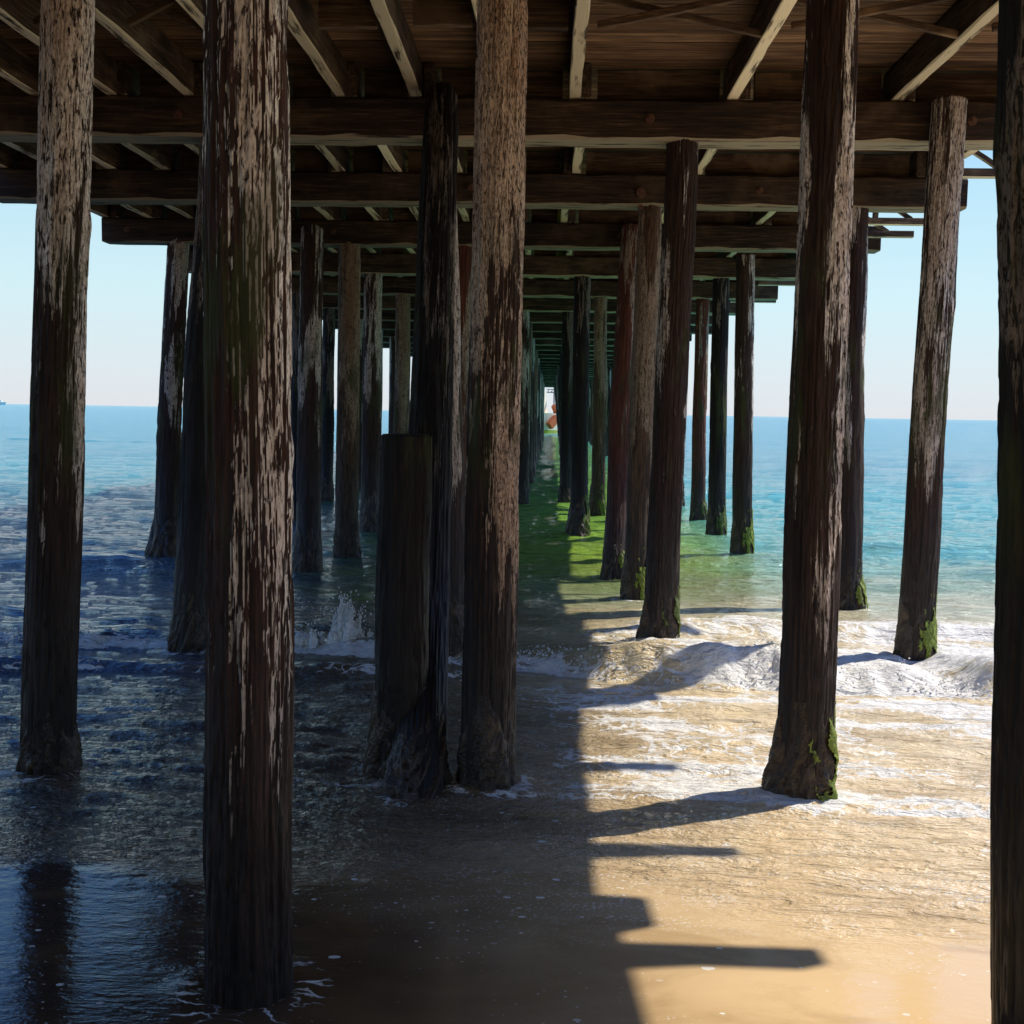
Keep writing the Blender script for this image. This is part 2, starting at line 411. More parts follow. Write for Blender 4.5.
FEET = [(-2.72, 5.80, .55), (-.65, 5.63, .5), (-.30, 5.75, .6), (-.77, 5.9, .4), (1.37, 5.68, 1.), (.97, 9.19, .9), (3.04, 9.04, 1.), (-2.94, 8.84, .6),
        (-.75, 8.71, .6), (3.10, 11.28, .7), (.97, 11.91, .6), (.82, 13.43, .5), (-.96, 3.47, .35)]
def water(X, Y):
    near = ss(14, 6, Y)
    # sea beyond the surf
    swell = ss(9.5, 15, Y)
    dist = np.clip(Y, 1, 1e9)
    h = swell * (.075 * fbm(X * .16, Y * .62, 2, 4, .5) * ss(600, 60, Y)
                 + .065 * fbm(X * .7, Y * 1.9, 3, 4, .55) * ss(150, 40, Y)
                 + .028 * fbm(X * 2.6, Y * 5.5, 4, 3, .55) * ss(60, 25, Y))
    # a little unbroken swell off to the left, beyond the pier
    h += .10 * np.exp(-((Y - 25.5 - .5 * fbm(X * .15, X * 0, 66, 2)) / .8) ** 2) * ss(-7, -10, X)
    h += .13 * np.exp(-((Y - 13.6 - .4 * fbm(X * .4, X * 0, 67, 2)) / .35) ** 2) * ss(-1.5, -4, X)
    # surf zone chop
    chop = ss(4.6, 6.4, Y) * ss(13, 10, Y)
    ridg = 1 - 2 * np.abs(fbm(X * .9 + .35 * Y, Y * 2.3, 12, 4, .55))
    h += chop * (.040 * fbm(X * .9, Y * 2.9, 11, 4, .55) + .018 * ridg + .012 * fbm(X * 2.4 + .6 * Y, Y * 8, 14, 4, .6))
    h += ss(4.0, 5.2, Y) * ss(9, 6, Y) * .009 * fbm(X * 7, Y * 11, 21, 4, .6)
    # breaker
    s = Y - toe_y(X)
    side = ss(-.2, 1.4, X)                       # bigger and whiter on the sunny side
    irr = .75 + .9 * fbm(X * 1.7, X * 0 + 5., 41, 3)
    ampl = (.13 + .10 * side) * irr
    prof = ss(0, .36, s) * np.exp(-np.clip(s - .36, 0, 99) / (.55 + .5 * side))
    h += ampl * prof
    s2 = Y - (toe_y(X * .8 + 7.) + 1.75 + .5 * fbm(X * .6, X * 0, 77, 2))
    prof2 = ss(0, .3, s2) * np.exp(-np.clip(s2 - .3, 0, 99) / .7)
    h += (.03 + .08 * side) * prof2
    # small second bore in front of the left breaker
    s3 = Y - (8.05 + .14 * fbm(X * 1.4, X * 0 + 2., 51, 3))
    left = ss(.3, -.4, X)
    prof3 = ss(0, .14, s3) * np.exp(-np.clip(s3 - .14, 0, 99) / .22)
    h += .055 * left * prof3
    # foam amount
    nA = fbm(X * 2.2, Y * 3.6, 91, 5, .6); nB = fbm(X * 5.5, Y * 9., 95, 4, .6)
    F = np.zeros_like(X)
    band = ss(-.06, .04, s) * (1 - ss(.6, 2.6, s))
    nC = fbm(X * .9 + 4, Y * 1.7, 171, 3, .5)
    F = np.maximum(F, side * band * (.98 + .9 * nA + .9 * nC + .2 * nB))
    thin = ss(-.04, .03, s) * (1 - ss(.12, .42, s))
    F = np.maximum(F, (1 - side) * thin * (.98 + .95 * nA + .5 * nB + .25 * np.exp(-((X + 1.45) / .35) ** 2)))
    F = np.maximum(F, (.15 + .75 * side) * ss(-.05, .1, s2) * (1 - ss(.3, 1.2, s2)) * (.98 + .9 * nA + .2 * nB))
    F = np.maximum(F, left * ss(-.03, .02, s3) * (1 - ss(.05, .22, s3)) * (.62 + 1.1 * nA + .4 * nB))
    # trailing lace on the sunny side between uprush edge and breaker
    sw = Y - swash_y(X)
    lace = 1 - np.abs(fbm(X * 1.15 + .5 * Y, Y * 1.9, 101, 5, .6)) * 3.4
    zone = ss(0, .15, sw) * (1 - ss(-.2, .1, s)) * (.25 + .75 * ss(-.3, .8, X))
    F = np.maximum(F, zone * (.72 * np.clip(lace, 0, 1) + .45 * nA + .35 * nC + .26 + .22 * ss(-1.2, -.1, s)))
    F = np.maximum(F, ss(-1.9, -1.2, X) * ss(-.02, .015, sw) * (1 - ss(.035, .10 + .25 * side, sw)) * (.72 + .8 * nB + .3 * nA) * (.65 + .35 * side))
    h += .012 * ss(0, .05, sw) * (1 - ss(.05, .5, sw))
    # lace behind, sunny side
    F = np.maximum(F, ss(.4, 1.5, X) * ss(.9, 1.4, s) * (1 - ss(2.2, 3.6, s)) * (.52 + .9 * nA))
    # old streaks in the shaded surf
    F = np.maximum(F, (1 - side) * ss(5.6, 6.2, Y) * ss(8.2, 7, Y) * (.34 * np.clip(1 - np.abs(fbm(X * 1.5, Y * 4.2, 121, 4, .6)) * 5, 0, 1)))
    for px_, py_, str_ in FEET:
        d = np.hypot(X - px_, (Y - py_)); m_ = d < 1.6
        if m_.any():
            ring = np.exp(-((d[m_] - .22) / .07) ** 2) * .9 + np.exp(-np.clip(d[m_] - .2, 0, 9) / .22) * .35
            F[m_] = np.maximum(F[m_], str_ * ring * (.75 + .9 * nA[m_] + .4 * nB[m_]))
            h[m_] += .018 * str_ * np.exp(-((d[m_] - .20) / .10) ** 2)
    F = np.clip(F, 0, 1.1)
    h += F * near * (.05 * np.abs(fbm(X * 5, Y * 7, 131, 4, .5)) + .008 * nB) * (ss(-.1, .1, s) * .9 + .1)
    h += .075 * np.where(Y < 4.9, (4.9 - Y) - .6 * (1 - np.exp(-(np.clip(4.9 - Y, 0, 99)) / .6)), 0)
    return h, F

def build_water():
    s = list(np.arange(640, 36, -1.25)) + list(np.geomspace(36, .30, 130))
    Yr = 2200. / np.array(s)                                # rows get wider apart with distance
    Yr = np.concatenate([np.arange(-1.2, 3.4, .1), Yr[Yr > 3.4]])
    t = np.concatenate([np.linspace(-3.2, -.80, 50)[:-1], np.arange(-.80, .62, .00155), np.linspace(.62, 3.2, 50)[1:]])
    YY, TT = np.meshgrid(Yr, t, indexing='ij')
    XX = TT * np.maximum(YY, 3.0) * np.where(np.abs(TT) > .8, 1 + (np.abs(TT) - .8) * .8, 1)
    h, F = water(XX, YY)
    V = np.stack([XX, YY, h], -1).reshape(-1, 3)
    r, c = len(Yr), len(t)
    idx = np.arange(r * c).reshape(r, c)
    Q = np.stack([idx[:-1, :-1], idx[:-1, 1:], idx[1:, 1:], idx[1:, :-1]], -1).reshape(-1, 4)
    me = np_mesh('sea', V, Q)
    a = me.attributes.new('foam', 'FLOAT', 'POINT'); a.data.foreach_set('value', F.astype(np.float32).ravel())
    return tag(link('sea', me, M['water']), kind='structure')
build_water()

def build_sand():
    ys = np.concatenate([np.linspace(-90, -3, 30), np.linspace(-2.5, 6.5, 37), np.linspace(8, 60, 12), np.geomspace(80, 7000, 10)])
    xs = np.concatenate([-np.geomspace(8000, 12, 14), np.linspace(-10, 10, 41), np.geomspace(12, 8000, 14)])
    YY, XX = np.meshgrid(ys, xs, indexing='ij')
    Z = .075 * (4.0 - YY) * (YY < 4.0) - .06 - .10 * ss(3.4, 6, YY) + .085 * ss(-.2, -1.6, YY) + .03 * fbm(XX * .4, YY * .4, 5, 3) * ss(-1, -3, YY)
    Z = Z - 1.6 * ss(8, 60, YY)
    V = np.stack([XX, YY, Z], -1).reshape(-1, 3); r, c = len(ys), len(xs)
    idx = np.arange(r * c).reshape(r, c)
    Q = np.stack([idx[:-1, :-1], idx[:-1, 1:], idx[1:, 1:], idx[1:, :-1]], -1).reshape(-1, 4)
    return tag(link('sand_beach', np_mesh('sand_beach', V, Q), M['sand']), kind='structure')
build_sand()

# spray: clotted foam and droplets thrown up along the breaking front
def ico_pts(sub=1):
    bm = bmesh.new(); bmesh.ops.create_icosphere(bm, subdivisions=sub, radius=1.)
    V = np.array([v.co[:] for v in bm.verts]); F = np.array([[v.index for v in f.verts] for f in bm.faces]); bm.free()
    return V, F
IV, IF = ico_pts(1)
def blobs(name, P, R, seed, stretch=None):
    rs = np.random.RandomState(seed); n = len(P)
    j = 1 + .25 * rs.randn(n, len(IV), 1)
    V = IV[None] * j * R[:, None, None]
    if stretch is not None: V = V * stretch[:, None, :]
    V = V + P[:, None, :]
    F = IF[None] + (np.arange(n) * len(IV))[:, None, None]
    return np_mesh(name, V.reshape(-1, 3), F.reshape(-1, 3), True)

def spray():
    rs = np.random.RandomState(3); P = []; R = []
    n = 9000
    x = rs.uniform(-4.6, 5.6, n); s = np.abs(rs.randn(n)) * .22 + .02
    y = toe_y(x) + s
    side = ss(-.2, 1.4, x)
    dens = fbm(x * 2.4, y * 2, 211, 4, .6)
    keep = rs.rand(n) < np.clip(.10 + .05 * side + 1.0 * dens, 0, 1)
    x, y = x[keep], y[keep]
    h, F = water(x, y)
    z = h + np.abs(rs.randn(len(x))) * .022 * (1 + 1.5 * np.clip(fbm(x * 4, y, 9, 3), 0, 1)) + .002
    r = .003 + .007 * rs.rand(len(x)) ** 3
    me = blobs('foam_spray', np.stack([x, y, z], -1), r, 5)
    tag(link('foam_spray', me, M['foam']), 'white droplets and froth on the crest of the small breaking wave', 'foam', kind='stuff')
spray()

def splash():
    # a ragged jet of water kicked up where the wave meets the piles
    rs = np.random.RandomState(11); P = []; R = []; S = []
    bx, by = -1.70, 9.0
    for k in range(46):
        a = rs.uniform(-1, 1); x0 = bx + .42 * a * abs(a) ** .3 + rs.randn() * .03
        H = (.38 * math.exp(-((a - .12) / .30) ** 2) + .09 * math.exp(-((a + .55) / .3) ** 2) + .05) * rs.uniform(.55, 1.05)
        lean = rs.uniform(-.10, .22) + .15 * a
        y0 = by + rs.uniform(-.10, .10)
        steps = int(H / .0055) + 3
        for i in range(steps):
            t = i / steps
            P.append((x0 + lean * H * t * 1.3 + rs.randn() * .005 * (1 + 2 * t), y0 + rs.randn() * .006, .06 + H * t))
            R.append((.026 * (1 - t) ** 1.2 + .0035) * rs.uniform(.5, 1.15)); S.append((1, 1, rs.uniform(1, 2.2)))
    for k in range(170):
        a = rs.randn() * .28
        P.append((bx + a + .05, by + rs.randn() * .1, .12 + abs(rs.randn()) * .16)); R.append(rs.uniform(.0025, .0075)); S.append((1, 1, 1.3))
    me = blobs('wave_splash', np.array(P), np.array(R), 8, np.array(S))
    tag(link('wave_splash', me, M['foam']), 'small white splash of water shooting up from the shaded wave left of the dark raked pile', 'splash', kind='stuff')
splash()

# ------------------------------------------------------------------ pile meshes
def pile_mesh(name, nc, nl, L=4.3, r0=.143, r1=.132, seed=1, knots=5, below=.7):
    rs = random.Random(seed)
    a = np.linspace(0, 2 * math.pi, nc, endpoint=False)
    zz = np.linspace(-below, L, nl)
    A, Z = np.meshgrid(a, zz)
    t = np.clip(Z / L, 0, 1)
    R = r0 + (r1 - r0) * t
    ca, sa = np.cos(A), np.sin(A)
    R = R + .007 * fbm(ca * 1.6 + seed, Z * .7 + sa * 1.6, seed, 3) + .0045 * fbm(ca * 9 + seed * 3, sa * 9 + Z * 1.1, seed + 3, 4, .6)
    if nc >= 60:
        fl = fbm(A * 9. * (nc / nc) + seed, Z * 3.1, seed + 9, 4, .6)       # flaked skin
        seam = np.minimum(A, 2 * math.pi - A)
        w = ss(0, .25, seam)
        R = R + w * .0035 * np.sign(fl) * np.minimum(np.abs(fl) * 8, 1)
        groove = np.clip(1 - np.abs(fbm(A * 6 + seed * 5, Z * .8, seed + 30, 3)) * 9, 0, 1)
        R = R - w * .006 * groove
    for k in range(knots):
        ka = rs.uniform(.4, 5.9); kz = rs.uniform(.8, L); ks = rs.uniform(.03, .06)
        d2 = ((A - ka) * .14 / ks) ** 2 + ((Z - kz) / (ks * 2.2)) ** 2
        R = R + rs.choice([-1, 1]) * .010 * np.exp(-d2 * 1.2)
    bx = .010 * np.sin(Z * 1.1 + seed) + .006 * np.sin(Z * 2.7 + seed * 2); bx = bx * np.sin(np.clip(Z / L, 0, 1) * math.pi)
    X = R * ca + bx; Y = R * sa + bx * .6
    V = np.stack([X, Y, Z], -1).reshape(-1, 3)
    idx = np.arange(nl * nc).reshape(nl, nc); nx = np.roll(idx, -1, 1)
    Q = np.stack([idx[:-1], nx[:-1], nx[1:], idx[1:]], -1).reshape(-1, 4)
    # weathered domed head: two closing rings and a centre fan made of quads
    top = V[idx[-1]]; c = top.mean(0)
    r2 = c + (top - c) * .88 + [0, 0, .012]; r3 = c + (top - c) * .05 + [0, 0, .016]
    n0 = len(V); V = np.vstack([V, r2, r3])
    i2 = np.arange(n0, n0 + nc); i3 = i2 + nc
    def ring(p, q): return np.stack([p, np.roll(p, -1), np.roll(q, -1), q], -1)
    Q = np.vstack([Q, ring(idx[-1], i2), ring(i2, i3)])
    return np_mesh(name, V, Q)

def crust_mesh(name, seed, H=.46, flare=.062, nc=120, nl=72, below=.25, moss=False):
    a = np.linspace(0, 2 * math.pi, nc, endpoint=False); zz = np.linspace(-below, H, nl)
    A, Z = np.meshgrid(a, zz); ca, sa = np.cos(A), np.sin(A)
    edge = H * (.72 + .5 * fbm(ca * 1.3 + seed, sa * 1.3, seed, 3))
    lobe = np.clip(.60 + 1.3 * fbm(ca * .9 + seed * 2., sa * .9 + 1., seed + 2, 2), .18, 2)
    prof = np.clip(1 - Z / edge, -.25, 1.2)
    R = .143 + (flare * lobe) * np.sign(prof) * np.abs(prof) ** .55
    lump = fbm(ca * 3.2 + seed, Z * 9 + sa * 3.2, seed + 5, 4, .6)
    fine = fbm(ca * 9 + seed, Z * 30 + sa * 9, seed + 8, 3, .6)
    R = R + np.clip(prof, 0, 1) ** .4 * (.034 * lump + .018 * fine)
    if moss:      # a close ragged coat of weed over the sunny side of the crust
        ang = np.abs((A + .45 + math.pi) % (2 * math.pi) - math.pi)
        msk = fbm(ca * 2.4 + seed, Z * 8 + sa * 2.4, seed + 70, 5, .65) + .62 - ang * .62 - np.abs(Z - H * .42) * 1.3
        R = R + .003 + .012 * np.clip(msk * 3, 0, 1) + .010 * np.abs(fbm(ca * 14, Z * 50 + sa * 14, seed + 80, 3, .6)) + .012 * np.abs(fbm(ca * 6, Z * 20 + sa * 6, seed + 90, 2))
    V = np.stack([R * ca, R * sa, Z], -1).reshape(-1, 3)
    idx = np.arange(nl * nc).reshape(nl, nc); nx = np.roll(idx, -1, 1)
    Q = np.stack([idx[:-1], nx[:-1], nx[1:], idx[1:]], -1).reshape(-1, 4)
    if moss:
        keep = (msk.ravel()[Q] > .12).all(1); Q = Q[keep]
        used = np.unique(Q); mp = np.zeros(len(V), int); mp[used] = np.arange(len(used)); V = V[used]; Q = mp[Q]
    return np_mesh(name, V, Q)

PM_hi = [pile_mesh('pile_shaft_detailed', 180, 620, seed=11 + k * 7, knots=7) for k in range(3)]
PM_mid = [pile_mesh('pile_shaft', 72, 200, seed=50 + k * 5, knots=6) for k in range(4)]
PM_lo = [pile_mesh('pile_shaft_far', 20, 24, seed=80 + k * 5, knots=2) for k in range(3)]
CR = [crust_mesh('mussel_crust', 3 + k * 4, H=.46 + .05 * (k % 3)) for k in range(5)]
CR_lo = [crust_mesh('mussel_crust_far', 40 + k, H=.5, nc=20, nl=10) for k in range(2)]
AL = [crust_mesh('algae', 3 + k * 4, H=.46 + .05 * (k % 3), moss=True) for k in range(5)]

def make_pile(base, top, label, group, matk='pile', lvl=1, rs=1., crust=1., algae=0, turn=None, low=False, cvar=None, aang=0.):
    root = empty('pier_pile', (base[0], base[1], 0))
    tag(root, label, 'pile', group)
    d = Vector((top[0] - base[0], top[1] - base[1], top[2])); L = d.length
    q = Vector((0, 0, 1)).rotation_difference(d)
    rz = random.uniform(0, 6.28) if turn is None else turn
    pool = (PM_lo, PM_mid, PM_hi)[lvl]
    src = pool[random.randrange(len(pool))]
    key = src.name + matk
    me = bpy.data.meshes.get(key)
    if me is None:
        me = src.copy(); me.name = key; me.materials.clear(); me.materials.append(M[matk])
    sh = link('shaft', me, None, root)
    sh.rotation_mode = 'QUATERNION'; sh.rotation_quaternion = q @ Quaternion((0, 0, 1), rz)
    sh.scale = (rs, rs, L / 4.3)
    if crust:
        cm = (CR_lo if lvl == 0 else CR); ck = cvar if cvar is not None else random.randrange(len(cm)); cm = cm[ck]
        cr = link('mussel_crust', cm, M['crust'], root)
        cr.rotation_mode = 'QUATERNION'; cr.rotation_quaternion = q @ Quaternion((0, 0, 1), 0 if algae else random.uniform(0, 6.28))
        k = rs * (.90 + .05 * crust); cr.scale = (k, k, crust)
        if lvl == 0: cr['label'] = 'dark mussel crust round the foot'
    if algae:
        am = AL[ck]
        if algae == 2:
            am = bpy.data.meshes.get('dull ' + am.name) or am.copy(); am.name = 'dull ' + AL[ck].name
        if not am.materials or am.materials[0] != M['algae' if algae == 1 else 'algae_dark']:
            am.materials.clear(); am.materials.append(M['algae' if algae == 1 else 'algae_dark'])
        al = link('algae', am, None, root)
        al.rotation_mode = 'QUATERNION'; al.rotation_quaternion = q; al.scale = (k, k, crust)
    return root

PG = 'weathered round piles holding up the pier'
# ((base), (top), label, material, level, radius scale, crust, algae)
P = [
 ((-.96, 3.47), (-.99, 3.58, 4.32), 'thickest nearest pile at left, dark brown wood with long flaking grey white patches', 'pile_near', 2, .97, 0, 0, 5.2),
 ((1.57, 3.30), (1.34, 3.30, 4.32), 'dark pile cut off by the right edge of the photo', 'pile_dark', 2, 1.0, 0, 0, 0.),
 ((-2.72, 5.80), (-2.60, 6.0, 4.26), 'leftmost pile in the photo, grey flaking skin above and dark wet foot', 'pile_pale', 2, .98, .9, 0, 1.),
 ((-.65, 5.63), (-.92, 9.10, 4.52), 'black raked pile with a blunt top standing close left of the centre pile', 'pile_dark', 2, 1.0, 1.1, 0, 1.5),
 ((-.30, 5.75), (-.29, 6.0, 4.26), 'centre pile with crackled grey brown grain, close right of the black raked pile', 'pile_grain', 2, 1.0, 1.0, 0, 4.),
 ((1.37, 5.68), (1.43, 6.0, 4.26), 'tall pile in the sunlit shallows, pale flaked right side, trace of green moss', 'pile_pale', 2, 1.0, 1.15, 1, 3.6),
 ((-2.94, 8.84), (-2.85, 9.42, 4.26), 'dark pile standing just left of the thickest nearest pile, behind it', 'pile_dark', 1, 1.0, 1.2, 0, 0.),
 ((.97, 9.19), (1.06, 9.42, 4.26), 'dark pile with grey streaked right side, its wide foot in the white surf', 'pile', 2, .98, 1.25, 2, 2.),
 ((3.04, 9.04), (3.13, 9.12, 4.52), 'grey brown leaning pile at right with bright green algae on its foot in the surf', 'pile', 2, .98, 1.15, 1, 3.),
 ((-.75, 8.71), (-.96, 9.42, 4.26), 'slim brown pile seen in the gap between the black raked pile and the centre pile', 'pile', 1, .95, 1.1, 0, 0.),
 ((.97, 11.91), (1.05, 12.27, 4.26), 'tan topped pile directly left of the pile whose wide foot stands in surf', 'pile_tan', 1, .95, 1.1, 1, 1.),
 ((3.10, 11.28), (3.27, 12.27, 4.26), 'pile half hidden behind the tall reddish brown pile, green algae on its foot', 'pile', 1, .95, 1.2, 1, 5.),
 ((.82, 13.43), (1.04, 15.02, 4.47), 'leaning reddish brown pile with a mossy foot, right of the open channel', 'pile_red', 1, 1.0, 1.2, 1, 2.),
 ((.50, 17.75), (.50, 18.50, 4.26), 'pile right of the open channel with a brown top and a sharply black lower part', 'pile_dark', 1, 1.0, 1.3, 2, 3.),
 ((.99, 21.70), (.95, 21.75, 4.26), 'slender pale grey pile between the black based pile and the leaning reddish pile', 'pile_tan', 1, .95, 1.2, 2, 3.),
 ((2.81, 15.86), (2.73, 15.95, 4.26), 'nearest of three slim piles in open water at right, green algae on its foot', 'pile', 1, .98, 1.3, 1, 3.),
 ((2.76, 18.01), (2.78, 18.50, 4.26), 'middle of the three slim dark piles in open water at right', 'pile_dark', 1, .98, 1.3, 2, 1.),
 ((2.86, 21.06), (2.93, 21.75, 4.26), 'reddish slim pile, farthest of the three in open water at right', 'pile_red', 1, .95, 1.3, 2, 3.),
 ((-4.90, 13.82), (-5.18, 15.34, 4.26), 'dark leaning pile at the left edge of the pier against the open sea', 'pile', 1, 1.1, 1.25, 0, 3.),
 ((-2.93, 13.31), (-3.25, 15.02, 4.40), 'brown raked pile first to the right of the thickest nearest pile', 'pile', 1, 1.1, 1.3, 0, 2.),
 ((-2.76, 14.95), (-2.80, 15.34, 4.26), 'pale tan topped pile in the cluster between the thickest pile and the black raked pile', 'pile_tan', 1, 1.1, 1.3, 0, 1.),
 ((-2.91, 17.86), (-2.98, 18.50, 4.26), 'dark streaked pile in the left cluster right of the pale tan topped pile', 'pile', 1, 1.1, 1.3, 0, 1.),
 ((-1.30, 15.08), (-1.22, 15.34, 4.26), 'reddish streaked pile just left of the centre pile, under the fourth cap beam', 'pile_red', 1, .98, 1.2, 0, 2.),
 ((-4.53, 19.56), (-4.97, 21.75, 4.26), 'narrow dark pile between the thickest pile and the brown raked pile', 'pile_dark', 1, 1., 1.3, 0, 2.),
 ((-4.79, 23.50), (-4.99, 24.85, 4.26), 'thin dark pile between the brown raked pile and the pale tan topped pile', 'pile_dark', 1, 1., 1.3, 0, 2.),
 ((-.57, 24.23), (-.63, 24.85, 4.26), 'slim dark pile hugging the right side of the centre pile', 'pile', 1, 1., 1.3, 0, 2.),
 ((.40, 24.46), (.37, 24.85, 4.26), 'slim black pile bounding the open channel on its right side, nearest of its row', 'pile_dark', 1, 1., 1.3, 0, 2.),
]
for b, t, lab, mk, lvl, rsc, cr, al, turn in P:
    make_pile(b, t, lab, PG, mk, lvl, rsc, cr, al, turn)

# cut off stump beside the black raked pile
st = empty('pile_stump', (-.77, 5.90, 0)); tag(st, 'black cut off stump of a pile against the left side of the black raked pile', 'stump')
sme = pile_mesh('stump_shaft', 120, 200, L=1.86, r0=.145, r1=.138, seed=23, knots=3); sh = link('shaft', sme, M['pile_dark'], st)
sc_ = link('mussel_crust', CR[1], M['crust'], st)

# ------------------------------------------------------------------ bents
BY = [.5, 3.25, 5.85, 9.28, 12.13, 15.2, 18.35, 21.6]
while BY[-1] < 96: BY.append(BY[-1] + 3.08)
BY = [-2.5, -5.5][::-1] + BY
CZ0, CZ1 = 4.24, 4.57
XL, XR = -6.2, 4.4
order = ['first', 'second', 'third', 'fourth', 'fifth', 'sixth', 'seventh', 'eighth']
cap_src = [timber(XR - XL, .31, CZ1 - CZ0 - .004, 300 + k, step=.22, wob=.004, chip=.025).build('cap_timber') for k in range(4)]
bolt_mb = MB()
def disc(mb, c, r, t, n=14):
    V = []; 
    for y in (0, -t):
        for k in range(n):
            a = 2 * math.pi * k / n; rr = r if y == 0 else r * .9
            V.append((c[0] + rr * math.cos(a), c[1] + y, c[2] + rr * math.sin(a)))
    F = [tuple(range(n, 2 * n))[::-1]] + [(k, (k + 1) % n, n + (k + 1) % n, n + k) for k in range(n)]
    mb.add(V, F)
disc(bolt_mb, (0, 0, 0), .04, .012); disc(bolt_mb, (0, -.012, 0), .018, .022, 6)
bolt_me = bolt_mb.build('bolt')
vis = 0
for i, y in enumerate(BY):
    root = empty('cap_beam', (XL, y, CZ0))
    if y > 5 : vis += 1
    if y < 5: lab = 'dark cap beam overhead at the shore end of the pier'
    elif vis <= 8:
        lab = '%s dark cap beam across the pier, counting from the top of the photo' % order[vis - 1]
    else: lab = 'dark distant cap beam far down the pier beyond the eighth'
    tag(root, lab, 'beam', 'cap beams across the pier')
    dx = random.uniform(-.15, .12)
    if vis == 4 and y > 5: dx = 0
    if vis == 1 and y > 5: dx = -.50
    b = link('timber', cap_src[i % 4], M['cap'], root, (dx, .155, 0))
    if 5 < y < 22:
        for bx_ in ([.35, 3.2, 7.1, 9.7] if i % 2 else [1.4, 5.3, 8.4]):
            link('bolt', bolt_me, M['iron'], root, (bx_ + dx, -.002, .17))

# hook plate hanging at the third cap
hk = MB(); disc(hk, (0, -.02, 0), .055, .04); beam_between(hk, (0, -.03, -.04), (0, -.03, -.14), .02, .02); disc(hk, (0, -.03, -.15), .03, .03)
tag(link('iron_hook', hk.build('iron_hook'), M['iron'], None, (.93, 12.12, 4.36)), 'rusty iron hook fitting bolted on the face of the third cap beam', 'hook')

# far piles in their rows
rows = [(-4.85, 'distant pile in the seaward line along the left edge of the pier'),
        (-2.9, 'distant pile in the second line in from the left edge of the pier'),
        (-.62, 'distant pile in the receding row that bounds the open channel on its left'),
        (.50, 'distant pile in the receding row that bounds the open channel on its right'),
        (2.85, 'distant pile in the line along the right edge of the pier')]
for y in BY:
    if y < 20: continue
    for j, (x, lab) in enumerate(rows):
        if y < 22.0 and j in (0, 3, 4): continue
        if y < 25.0 and j in (2, 3, 0): continue
        bx_ = x + random.uniform(-.05, .05); by_ = y + .1 + random.uniform(-.3, .05)
        if j == 3: bx_ = x + .42 * min(1, (y - 25) / 60) 
        if j == 2 and y < 22: continue
        make_pile((bx_, by_), (x + random.uniform(-.06, .06), y + .14, 4.26), lab, 'distant piles ' + str(['outer left', 'inner left', 'left of channel', 'right of channel', 'outer right'][j]) + ' row',
                  random.choice(['pile', 'pile_dark', 'pile_tan', 'pile_pale']), 0 if y > 30 else 1, random.uniform(.95, 1.08), 1.3, 0)

# ------------------------------------------------------------------ stringers (lengthwise timbers lying on the caps)
SX = [-6.1, -5.5, -4.9, -4.3, -3.65, -3.0, -2.35, -1.75, -1.1, -.45, .2, 1.5, 2.83, 3.97]
SZ = 4.575; SH = .27
names_s = ['outermost left', 'second from left', 'third from left', 'fourth from left', 'fifth from left', 'sixth from left',
           'seventh from left', 'eighth from left', 'ninth from left', 'tenth from left', 'right of the centre pile',
           'third from the right edge', 'second from the right edge', 'right edge']
spans = []
k = 0
while k < len(BY) - 1:
    n = 1 if BY[k] < 15 else (2 if BY[k] < 25 else 6)
    if BY[k] < 2: n = 3 - k if k < 3 else 1
    e = min(len(BY) - 1, k + n); spans.append((k, e)); k = e
smesh = {}
for si, (a, b) in enumerate(spans):
    y0, y1 = BY[a] + .02, BY[b] + .29
    L = y1 - y0
    where = {True: 'near the shore'}.get(BY[a] < 5, None)
    if where is None:
        vi = [q for q in BY if q > 5].index(BY[a])
        where = 'between the %s and %s cap beams' % (order[vi], order[vi + b - a]) if vi + b - a < 8 else 'far down the pier'
    for j, x in enumerate(SX):
        dx = (.052 if si % 2 else -.052) + random.uniform(-.02, .02)
        key = (round(L, 2), j % 3)
        if key not in smesh:
            smesh[key] = timber(L, .095, SH - .004, 500 + len(smesh), bev=.006, step=.3, wob=.004, chip=.012).build('stringer')
        o = link('stringer', smesh[key], M['stringer'], None, (x + dx, y0, SZ)); o.rotation_euler = (0, 0, math.pi / 2)
        o.rotation_euler.z += random.uniform(-.006, .006)
        lab = 'stringer %s, %s' % (names_s[j], where)
        tag(o, lab[:150], 'joist', 'stringers under the deck')

# ------------------------------------------------------------------ blocking over the caps and at midspan
def gap_board(parent, x0, x1, y, z0, z1, seed, ry=0):
    L = x1 - x0 - .11
    o = link('board', timber(L, .055, z1 - z0, seed, bev=.004, wob=.002).build('board'), M['board'], parent, (x0 + .055, y, z0))
    return o
for i, y in enumerate(BY):
    if y < 5: continue
    vi = [q for q in BY if q > 5].index(y)
    if vi < 6:
        root = empty('blocking', (0, y, SZ)); tag(root, 'row of brown blocking boards standing on the %s cap beam between the stringers' % order[vi], 'blocking', 'blocking rows on the cap beams')
        for j in range(len(SX) - 1): gap_board(root, SX[j] + .09, SX[j + 1] - .09, .19 + .02 * (j % 2), .004, SH - .006, 700 + j + i * 20)
    else:
        o = link('blocking', timber(10.3, .05, SH - .012, 40 + i).build('blocking'), M['board'], None, (-6.1, y + .33, SZ + .006))
        tag(o, 'blocking boards on a distant cap beam beyond the sixth', 'blocking', 'distant blocking rows')
bays = [(7.7, 'first and second', [0, 1, 2, 3, 4, 5, 6, 10, 11, 12], [7, 8, 9]), (10.75, 'second and third', [0, 2, 4, 12], [1, 3, 5, 6, 7, 8, 9, 10, 11]),
        (13.7, 'third and fourth', [1, 2, 11, 12], [5, 6, 7, 8, 9, 10])]
gnames = names_s
